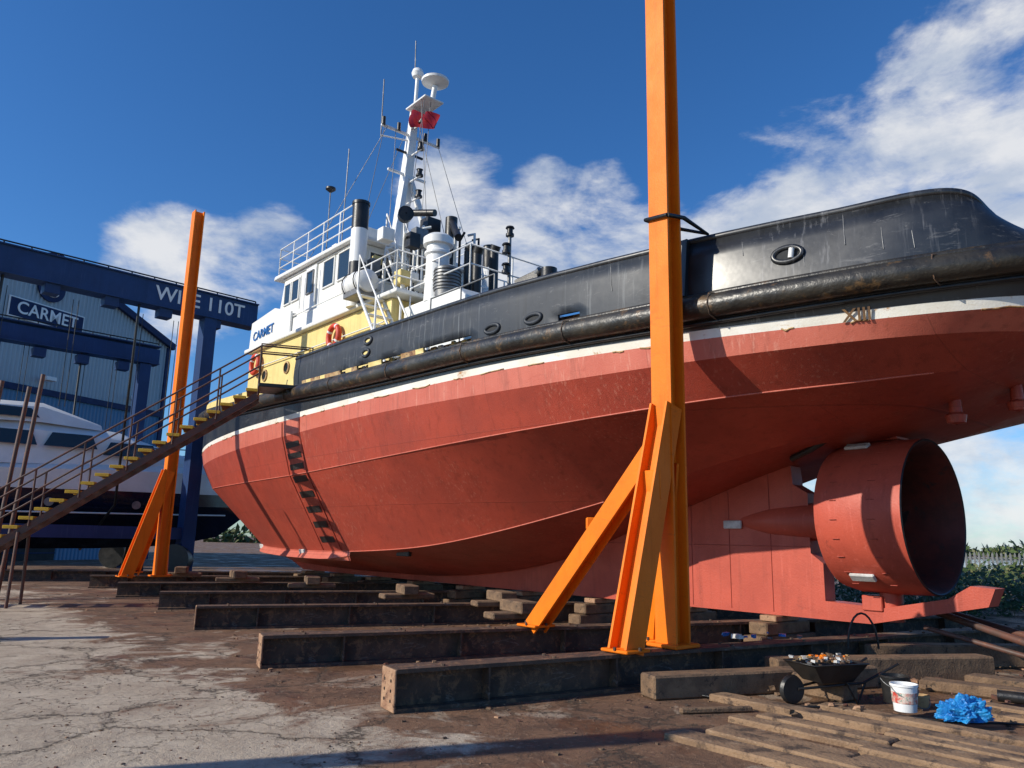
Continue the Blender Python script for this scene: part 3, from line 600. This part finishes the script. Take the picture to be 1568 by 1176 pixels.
tubes('radar_arch',[[(-4.2,-1.4,6.2),(-4.6,-1.2,7.0),(-4.6,1.2,7.0),(-4.2,1.4,6.2)]],.09,M_whitec,yc,2)
tubes('hull_stripe',[[(x,-bd-.012,zd-.85) for x,bd,bc,zk,zd in st[:6]]],.035,M_whitec,yc,1)
for x in (-5,-1,3.5): 
    for y in (-1.2,1.2): bar('boat_stand',(x,y*1.6,0),(x,y*.8,1.6),.1,.1,M_blk,yc)
# ---------------------------------------------------------------- shed
def corr(name,c1,c2,ps):
    m,t,b,tc=newmat(name); P=tc.outputs['Object']; w=t.n('ShaderNodeTexWave'); w.wave_type='BANDS'; w.bands_direction='X'; w.wave_profile='SIN'
    t.l(P,w.inputs['Vector']); w.inputs['Scale'].default_value=ps; w.inputs['Distortion'].default_value=0
    n=t.noise(P,.6,5,.6); col=t.mix(n,c1,c2); col=t.mix(t.math('MULTIPLY',w.outputs['Fac'],.35),col,tuple(x*.5 for x in c1))
    col=t.mix(t.math('MULTIPLY',t.ramp(t.noise(t.mapv(P,(1,1,.1)),2.5,4,.6),.5,.7),.3),col,tuple(x*.4 for x in c1))
    t.l(col,b.inputs['Base Color']); b.inputs['Roughness'].default_value=.5
    bp=t.n('ShaderNodeBump'); bp.inputs['Strength'].default_value=.8; bp.inputs['Distance'].default_value=.06; t.l(w.outputs['Fac'],bp.inputs['Height']); t.l(bp.outputs[0],b.inputs['Normal'])
    return m
M_shU=corr('cladding_pale',(.40,.48,.52),(.30,.38,.44),1.3); M_shL=corr('cladding_blue',(.05,.17,.32),(.06,.21,.38),1.3)
M_roof=paint('shed_roof',(.04,.05,.07),None,.5)
e1=Vector((-23,50,0)); e2=Vector((-29.8,34,0)); xa=(e1-e2).normalized(); L=(e1-e2).length
sh=empty('boat_shed',e2,math.atan2(xa.y,xa.x)); D=28; zs=9.2; ze=13.9; zp=17.0
def q4(name,p,mat,par=sh): return mesh(name,p,[tuple(range(len(p)))],mat,par)
q4('front_lower',[(0,0,0),(L,0,0),(L,0,zs),(0,0,zs)],M_shL); q4('front_gable',[(0,0,zs),(L,0,zs),(L,0,ze),(L/2,0,zp),(0,0,ze)],M_shU)
q4('side_wall',[(L,0,0),(L,D,0),(L,D,ze),(L,0,ze)],M_shL); q4('side_wall_far',[(0,0,0),(0,D,0),(0,D,ze),(0,0,ze)],M_shL)
q4('roof_slope',[(L+.3,-.3,ze),(L+.3,D,ze),(L/2,D,zp+.12),(L/2,-.3,zp+.12)],M_roof); q4('roof_slope_far',[(-.3,-.3,ze),(-.3,D,ze),(L/2,D,zp+.12),(L/2,-.3,zp+.12)],M_roof)
bar('verge_trim',(L+.3,-.2,ze-.1),(L/2,-.2,zp+.05),.25,.4,M_signnavy,sh); bar('verge_trim',(-.3,-.2,ze-.1),(L/2,-.2,zp+.05),.25,.4,M_signnavy,sh)
bar('band',(0,-.06,zs),(L,-.06,zs),.12,.35,M_signnavy,sh)
bar('corner_trim',(L,-.05,0),(L,-.05,ze-.2),.3,.12,M_signnavy,sh,(0,1,0))
box('shed_doorway',(L*.45,-.05,3),(6.5,.1,6),M_void,sh); 
for i in range(12): box('door_slat',(L*.45,-.12,.4+i*.5),(6.5,.03,.06),M_signnavy,sh,bev=0)
sx=L*.5
cyl('logo_disc',(sx,-.05,15.15),(sx,-.15,15.15),.82,M_signnavy,sh,n=40)
tubes('logo_arc',[[(sx+.5*math.cos(t),-.18,15.15+.5*math.sin(t)) for t in [R(40+i*14) for i in range(21)]],[(sx+.22*math.cos(t),-.18,15.1+.22*math.sin(t)) for t in [R(30+i*14) for i in range(21)]]],.055,M_whitec,sh,2)
box('name_board',(sx,-.08,13.5),(4.4,.1,1.0),M_signnavy,sh); box('name_board_edge',(sx,-.06,13.5),(4.55,.08,1.15),M_whitec,sh); text('name_board_letters','CARMET',.95,M_whitec,sh,basis((sx,-.15,13.5),(1,0,0),(0,0,1)),.01)
for x in (2.5,9,15): box('flood_lamp',(x,-.5,9.9),(.6,.5,.22),M_whitec,sh)
cyl('flue_pipe',(L*.5-3,3,zp-.4),(L*.5-3,3,zp+.8),.15,M_grey,sh)
# ---------------------------------------------------------------- small things
wb=empty('wheelbarrow',(3.42,8.6,0),R(200)); wb.scale=(.78,.78,.78)
v=[]
for z,a,b in ((.52,.42,.30),(.28,.24,.19)): v+=[(-a,-b,z),(a*1.15,-b,z),(a*1.15,b,z),(-a,b,z)]
f=[(0,1,5,4),(1,2,6,5),(2,3,7,6),(3,0,4,7),(4,5,6,7)]
tr=mesh('tray',v,f,M_blk,wb); md=tr.modifiers.new('s','SOLIDIFY'); md.thickness=.015
tubes('tray_rim',[v[:4]],.012,M_blk,wb,2,True)
tubes('handles',[[(-.95,sg*.28,.5),(-.35,sg*.24,.27),(.55,sg*.05,.2)] for sg in(1,-1)],.018,M_blk,wb,2)
tubes('legs',[[(-.1,sg*.22,.28),(-.25,sg*.24,.0),(-.4,sg*.24,.28)] for sg in(1,-1)],.016,M_blk,wb,2)
lathe('tyre',[(-.04,.08),(-.045,.17),(0,.19),(.045,.17),(.04,.08)],(.62,0,.19),(0,1,0),M_blk,wb,24,True)
random.seed(5)
def rubble(name,n,fx,mats,parent=None,smin=.02,smax=.06):
    vv=[];ff=[];mm=[]
    for i in range(n):
        x,y,z=fx(); s=random.uniform(smin,smax)*random.uniform(.5,1); k=len(vv); ca=random.uniform(0,6.28); el_=random.uniform(.5,1.6)
        for c in ((-1,-1,-1),(1,-1,-1),(1,1,-1),(-1,1,-1),(-1,-1,1),(1,-1,1),(1,1,1),(-1,1,1)):
            px=c[0]*s*el_*random.uniform(.5,1); py=c[1]*s*random.uniform(.5,1)
            vv.append((x+px*math.cos(ca)-py*math.sin(ca),y+px*math.sin(ca)+py*math.cos(ca),z+c[2]*s*random.uniform(.2,.6)))
        mi=random.randrange(len(mats))
        for q in ((0,1,2,3),(4,5,6,7),(0,1,5,4),(1,2,6,5),(2,3,7,6),(3,0,4,7)): ff.append(tuple(k+t for t in q)); mm.append(mi)
    return mesh(name,vv,ff,mats,parent,mm)
rubble('rubbish_load',80,lambda:(random.uniform(-.36,.42),random.uniform(-.24,.24),.52+random.uniform(-.03,.08)),[M_endpl,M_zinc,M_wood,M_wood,M_grey,M_rust],wb,.02,.06)
rubble('rubbish_orange',5,lambda:(random.uniform(-.3,.3),random.uniform(-.2,.2),.6),[M_orange],wb,.03,.05)
def bucket(x,y,r,h,mat,band=None,name='paint_bucket'):
    g=empty(name,(x,y,0)); z=.07; lathe('pail',[(0,.01),(0,r*.85),(h,r),(h+.0,r*1.06),(h-.02,r*1.06),(h-.01,r*.95),(.03,r*.8),(.03,.01)],(0,0,z),(0,0,1),mat,g,28)
    if band: lathe('label',[(h*.3,r*.9),(h*.31,r*.93),(h*.7,r*.975),(h*.71,r*.9)],(0,0,z),(0,0,1),band,g,28)
    tubes('handle',[[(r*1.06*math.cos(t),-r*.9*math.sin(t),z+h-.03-.09*math.sin(t)) for t in [i*math.pi/10 for i in range(11)]]],.005,M_grey,g,1)
M_label=paint('bucket_label',(.7,.65,.55),(.5,.05,.03),.5,0,14,(.05,.25,.2),.55,.6)
bucket(3.86,7.88,.12,.25,M_whitec,M_label); bucket(3.98,8.3,.14,.26,M_blk); bucket(4.1,8.05,.08,.12,M_rust)
bm=bmesh.new(); bmesh.ops.create_icosphere(bm,subdivisions=5,radius=1)
for v_ in bm.verts:
    n_=mn.noise(v_.co*2.2)*.45+abs(mn.noise(v_.co*4.5))*.4+mn.noise(v_.co*11)*.12; v_.co=Vector((v_.co.x*.20,v_.co.y*.13,max(-.2,v_.co.z+.1)*.13))*(1+n_)
me=bpy.data.meshes.new('tarp'); bm.to_mesh(me); bm.free(); me.materials.append(M_tarp); ob=link(bpy.data.objects.new('blue_tarpaulin',me)); ob.location=(4.25,7.55,.1)
rubble('ground_debris',800,lambda:(lambda p:(p.x,p.y,.006))(loc2w(random.uniform(-2,24),random.choice([random.gauss(4.5,1.6),random.uniform(-1,8),random.gauss(2,2)]))),[M_endpl,M_wood,M_stair,M_beam],None,.008,.04)
rubble('yard_grit',1500,lambda:(random.uniform(-5,4),random.uniform(3.8,10),.003),[M_endpl,M_wood,M_stair,M_beam],None,.003,.013)
rubble('slipway_debris',220,lambda:(random.uniform(2.4,7),random.uniform(7.6,11),.07),[M_endpl,M_wood,M_wood,M_stair],None,.012,.06)
for i,(a,b,r) in enumerate((((6.2,11.9,.75),(7.0,9.4,.25),.05),((6.6,12.2,.7),(7.3,9.5,.3),.05),((6.0,11.5,.5),(7.2,9.9,.12),.035))):
    cyl('steel_prop',a,b,r,M_stair)
cyl('steel_prop',(5.2,8.6,.1),(7.3,7.0,.12),.06,M_blk)
tubes('hose_loop',[[(4.7+.2*math.cos(t),10.6,.3+.45*abs(math.sin(t))) for t in [i*math.pi/12 for i in range(13)]]],.014,M_blk)
tubes('air_hose',[[(1.6+.25*i,8.75-.10*i+.12*math.sin(i*1.1),.03) for i in range(14)]],.012,M_blk)
box('scrap_timber',(2.05,7.95,.03),(.75,.07,.05),M_wood,None,(0,0,R(12)))
rubble('rag_heap',10,lambda:(3.1+random.uniform(-.3,.6),10.2+random.uniform(-.1,.4),.43+random.uniform(0,.06)),[M_grey,M_zinc,M_blue],None,.03,.06)
g=empty('work_trestle',(-9.3,11.4,0),R(20))
bar('trestle_top',(-1.5,0,1.0),(1.2,0,1.0),.3,.25,M_beam,g); 
for x in (-1.2,.95): 
    for y in (-.3,.3): bar('trestle_leg',(x,y*1.5,0),(x,y*.3,.9),.07,.07,M_stair,g)
for x in (-12.2,-12.9,-11.9): 
    cyl('steel_stake',(x,18.6,0),(x+.15,18.9,4.8+random.random()),.05,M_stair)
# ---------------------------------------------------------------- vegetation
def leafmat(name,c1,c2):
    m,t,b,tc=newmat(name); n=t.noise(tc.outputs['Object'],3,4,.6); t.l(t.mix(t.ramp(n,.35,.65),c1,c2),b.inputs['Base Color']); b.inputs['Roughness'].default_value=.6
    return m
M_leaf=leafmat('leaves',(.035,.07,.015),(.085,.115,.028)); M_leaf2=leafmat('leaves_dry',(.12,.12,.04),(.06,.08,.022)); M_flw=leafmat('dead_leaves',(.2,.15,.1),(.14,.1,.06))
def bush(name,clumps,n,size):
    vv=[];ff=[];mm=[]
    for (cx,cy,cz,rx,ry,rz) in clumps:
        for i in range(n):
            d=Vector((random.gauss(0,1),random.gauss(0,1),random.gauss(0,1))).normalized()*random.uniform(.45,1.08)
            c=Vector((cx+d.x*rx,cy+d.y*ry,max(.02,cz+d.z*rz)))
            u=Vector((random.gauss(0,1),random.gauss(0,1),random.gauss(0,1))).normalized(); w=u.orthogonal().normalized(); s=size*random.uniform(.5,1.3); k=len(vv)
            vv+=[c-u*s,c+w*s*.45,c+u*s,c-w*s*.45]; ff.append((k,k+1,k+2,k+3)); mm.append(0 if random.random()<.7 else (1 if random.random()<.85 else 2))
    return mesh(name,vv,ff,[M_leaf,M_leaf2,M_flw],None,mm)
cl=[]
for i in range(40):
    x=random.uniform(9.5,22); y=random.uniform(17,24)-.15*(x-11); h=random.uniform(.35,.75); cl.append((x,y,h*.8,random.uniform(.5,1),random.uniform(.5,1),h))
bush('bramble_hedge',cl,420,.09)
cl=[(random.uniform(14,30),random.uniform(26,32),random.uniform(.5,.8),1.2,1.0,random.uniform(.4,.7)) for i in range(22)]
bush('shrub_bank',cl,260,.15)
cl=[(x+random.uniform(-3,3),random.uniform(150,170),1.2,random.uniform(3,6),3,random.uniform(1.2,2.4)) for x in range(-60,260,6)]
bush('distant_treeline',cl,130,.9)
fe=empty('palisade_fence',(13,33,0),R(-8))
vv=[];ff=[]
for i in range(110):
    x=i*.17;k=len(vv)
    for y in (-.01,.01): vv+=[(x-.035,y,.2),(x+.035,y,.2),(x+.035,y,1.45),(x,y,1.53),(x-.035,y,1.45)]
    ff+=[(k,k+1,k+2,k+3,k+4),(k+5,k+6,k+7,k+8,k+9)]+[(k+a,k+(a+1)%5,k+5+(a+1)%5,k+5+a) for a in range(5)]
mesh('pales',vv,ff,M_fence,fe)
for z in (.5,1.3): box('fence_rail',(9.3,.03,z),(18.8,.04,.05),M_fence,fe)
# ---------------------------------------------------------------- ground
m,t,b,tc=newmat('yard_ground'); P=tc.outputs['Object']; sep=t.n('ShaderNodeSeparateXYZ'); t.l(P,sep.inputs[0])
tt=t.math('ADD',t.math('MULTIPLY',sep.outputs[0],.766),t.math('MULTIPLY',sep.outputs[1],.643))
n1=t.noise(P,.35,6,.65,.5); n2=t.noise(P,1.7,7,.7,.6); n3=t.noise(P,14,6,.7); n4=t.noise(P,90,3,.6)
conc=t.mix(t.ramp(n2,.3,.7),(.52,.43,.32),(.37,.29,.21)); conc=t.mix(t.math('MULTIPLY',t.ramp(n3,.5,.75),.6),conc,(.19,.14,.095))
conc=t.mix(t.math('MULTIPLY',t.ramp(t.noise(P,35,4,.7),.56,.66),.6),conc,(.56,.47,.36))
dirt=t.mix(t.ramp(n2,.35,.6),(.105,.055,.030),(.19,.10,.053)); dirt=t.mix(t.ramp(n3,.53,.70),dirt,(.29,.18,.11))
k=t.math('ADD',tt,t.math('MULTIPLY',t.math('SUBTRACT',n1,.5),7.0)); k=t.math('ADD',k,t.math('MULTIPLY',t.math('SUBTRACT',n2,.5),4.0))
mask=t.ramp(k,3.1,3.9)
pat=t.ramp(t.noise(P,.55,6,.7,1.0),.55,.61); mask=t.math('MULTIPLY',mask,t.math('SUBTRACT',1,t.math('MULTIPLY',pat,.55)))
mask=t.math('MAXIMUM',mask,t.math('MULTIPLY',t.ramp(t.noise(t.mapv(P,(1,1,1)),.9,7,.75,1.5),.59,.65),.6))
col=t.mix(mask,conc,dirt)
dist=t.n('ShaderNodeVectorMath',operation='ADD'); nz=t.n('ShaderNodeTexNoise'); t.l(P,nz.inputs['Vector']); nz.inputs['Scale'].default_value=1.6; nz.inputs['Detail'].default_value=8; nz.inputs['Roughness'].default_value=.65
sc2=t.n('ShaderNodeVectorMath',operation='SCALE'); t.l(nz.outputs['Color'],sc2.inputs[0]); sc2.inputs['Scale'].default_value=1.1; t.l(P,dist.inputs[0]); t.l(sc2.outputs[0],dist.inputs[1])
vo=t.n('ShaderNodeTexVoronoi',feature='DISTANCE_TO_EDGE'); t.l(dist.outputs[0],vo.inputs['Vector']); vo.inputs['Scale'].default_value=.5
vo2=t.n('ShaderNodeTexVoronoi',feature='DISTANCE_TO_EDGE'); t.l(dist.outputs[0],vo2.inputs['Vector']); vo2.inputs['Scale'].default_value=2.4
cr1=t.math('MULTIPLY',t.math('SUBTRACT',1,t.ramp(vo.outputs[0],.0,.013)),t.ramp(n2,.32,.46)); cr2=t.math('MULTIPLY',t.math('SUBTRACT',1,t.ramp(vo2.outputs[0],.0,.02)),t.ramp(n1,.47,.58))
crk=t.math('MAXIMUM',cr1,cr2); spall=t.math('MULTIPLY',t.math('SUBTRACT',1,t.ramp(vo.outputs[0],.0,.07)),t.ramp(n3,.45,.6))
col=t.mix(t.math('MULTIPLY',spall,.45),col,(.14,.10,.065))
col=t.mix(t.math('MULTIPLY',crk,.75),col,(.06,.045,.03))
t.l(col,b.inputs['Base Color'])
wet=t.math('MULTIPLY',mask,t.ramp(t.noise(P,.8,4,.5,.4),.5,.62)); t.l(t.math('SUBTRACT',.9,t.math('MULTIPLY',wet,.5)),b.inputs['Roughness'])
h=t.math('ADD',t.math('MULTIPLY',n3,.8),t.math('MULTIPLY',n4,.35)); h=t.math('SUBTRACT',h,t.math('MULTIPLY',crk,1.2)); h=t.math('SUBTRACT',h,t.math('MULTIPLY',spall,.6)); h=t.math('ADD',h,t.math('MULTIPLY',n2,1.5))
bp=t.n('ShaderNodeBump'); bp.inputs['Strength'].default_value=.9; bp.inputs['Distance'].default_value=.03; t.l(h,bp.inputs['Height']); t.l(bp.outputs[0],b.inputs['Normal'])
mesh('ground',[(-600,-300,0),(600,-300,0),(600,900,0),(-600,900,0)],[(0,1,2,3)],m)
M_water=paint('river_water_surface',(.25,.28,.3),(.2,.24,.27),.15,0,.05,bump=.05)
mesh('river_water',[(16,45,.01),(600,30,.01),(600,150,.01),(5,150,.01)],[(0,1,2,3)],M_water)
# ---------------------------------------------------------------- light + sky
el=R(28); hd_=R(20); v=Vector((math.cos(hd_)*math.cos(el),math.sin(hd_)*math.cos(el),-math.sin(el)))
sl_=bpy.data.lights.new('sun','SUN'); sl_.energy=4.9; sl_.angle=R(.5); sl_.color=(1,.93,.80)
so=link(bpy.data.objects.new('sun',sl_)); so.rotation_euler=v.to_track_quat('-Z','Y').to_euler()
w=bpy.data.worlds.new('World'); sc.world=w; w.use_nodes=True; t=NT(w.node_tree); bg=w.node_tree.nodes['Background']
sky=t.n('ShaderNodeTexSky'); sky.sky_type='NISHITA'; sky.sun_disc=False; sky.sun_elevation=el; sky.sun_rotation=math.atan2(-v.x,-v.y); sky.air_density=1.0; sky.dust_density=.3; sky.ozone_density=4.0
tc=t.n('ShaderNodeTexCoord'); G=tc.outputs['Generated']
def cdir(d): d=Vector(d).normalized(); return tuple(d)
blobs=[((.510,.739,.4426),11,1),((.459,.793,.401),8,.95),((.40,.82,.37),9,.95),((.33,.86,.34),8,.9),((.26,.88,.33),8,.85),((.20,.90,.31),7,.75),((.56,.74,.30),13,1),((.50,.78,.28),10,.95),((.041,.907,.419),5,.85),((.10,.90,.40),6,.85),((-.074,.907,.417),6,.8),((.0,.92,.37),7,.85),((-.1,.92,.36),5,.7),((.17,.9,.36),6,.8),((-.288,.896,.339),5,.8),((-.4,.865,.29),7,.85),((-.34,.88,.31),5,.75),((.534,.84,.079),15,1),((.50,.84,.2),8,.7),((.36,.86,.46),7,.55)]
mask=None
for d_,r_,a_ in blobs:
    dn=t.n('ShaderNodeVectorMath',operation='DOT_PRODUCT'); t.l(G,dn.inputs[0]); dn.inputs[1].default_value=cdir(d_)
    s_=t.math('MULTIPLY',t.ramp(dn.outputs['Value'],math.cos(R(r_)),math.cos(R(r_*.15))),a_)
    mask=s_ if mask is None else t.math('MAXIMUM',mask,s_)
N1=t.noise(t.mapv(G,(1,1,1.9)),6.5,8,.6,.3); N2=t.noise(t.mapv(G,(1,1,2.5)),16,7,.65,.2)
dens=t.math('ADD',t.math('MULTIPLY',N1,1.35),t.math('MULTIPLY',N2,.4)); dens=t.math('ADD',t.math('SUBTRACT',dens,1.17),t.math('MULTIPLY',mask,.62))
den=t.ramp(dens,-.05,.38)
shade=t.ramp(t.noise(t.mapv(G,(1,1,2)),9,6,.6),.35,.65)
cc=t.mix(shade,(5.4,6.0,7.0),(8.6,8.6,8.6))
hs=t.n('ShaderNodeHueSaturation'); hs.inputs['Saturation'].default_value=1.18; hs.inputs['Value'].default_value=1.2; t.l(sky.outputs[0],hs.inputs['Color'])
tint=t.mix(1.0,hs.outputs[0],(.76,.98,1.20),'MULTIPLY')
colr=t.mix(t.math('MULTIPLY',den,.88),tint,cc); t.l(colr,bg.inputs['Color']); bg.inputs['Strength'].default_value=.10
# ---------------------------------------------------------------- camera
cam=bpy.data.cameras.new('camera'); cam.sensor_width=36; cam.lens=36*1178/1568; cam.clip_end=3000; cam.clip_start=.1
co=link(bpy.data.objects.new('camera',cam)); co.matrix_world=Matrix.Translation((0,0,1.6))@Matrix.Rotation(R(101.5),4,'X')@Matrix.Rotation(R(1.2),4,'Z')
sc.camera=co
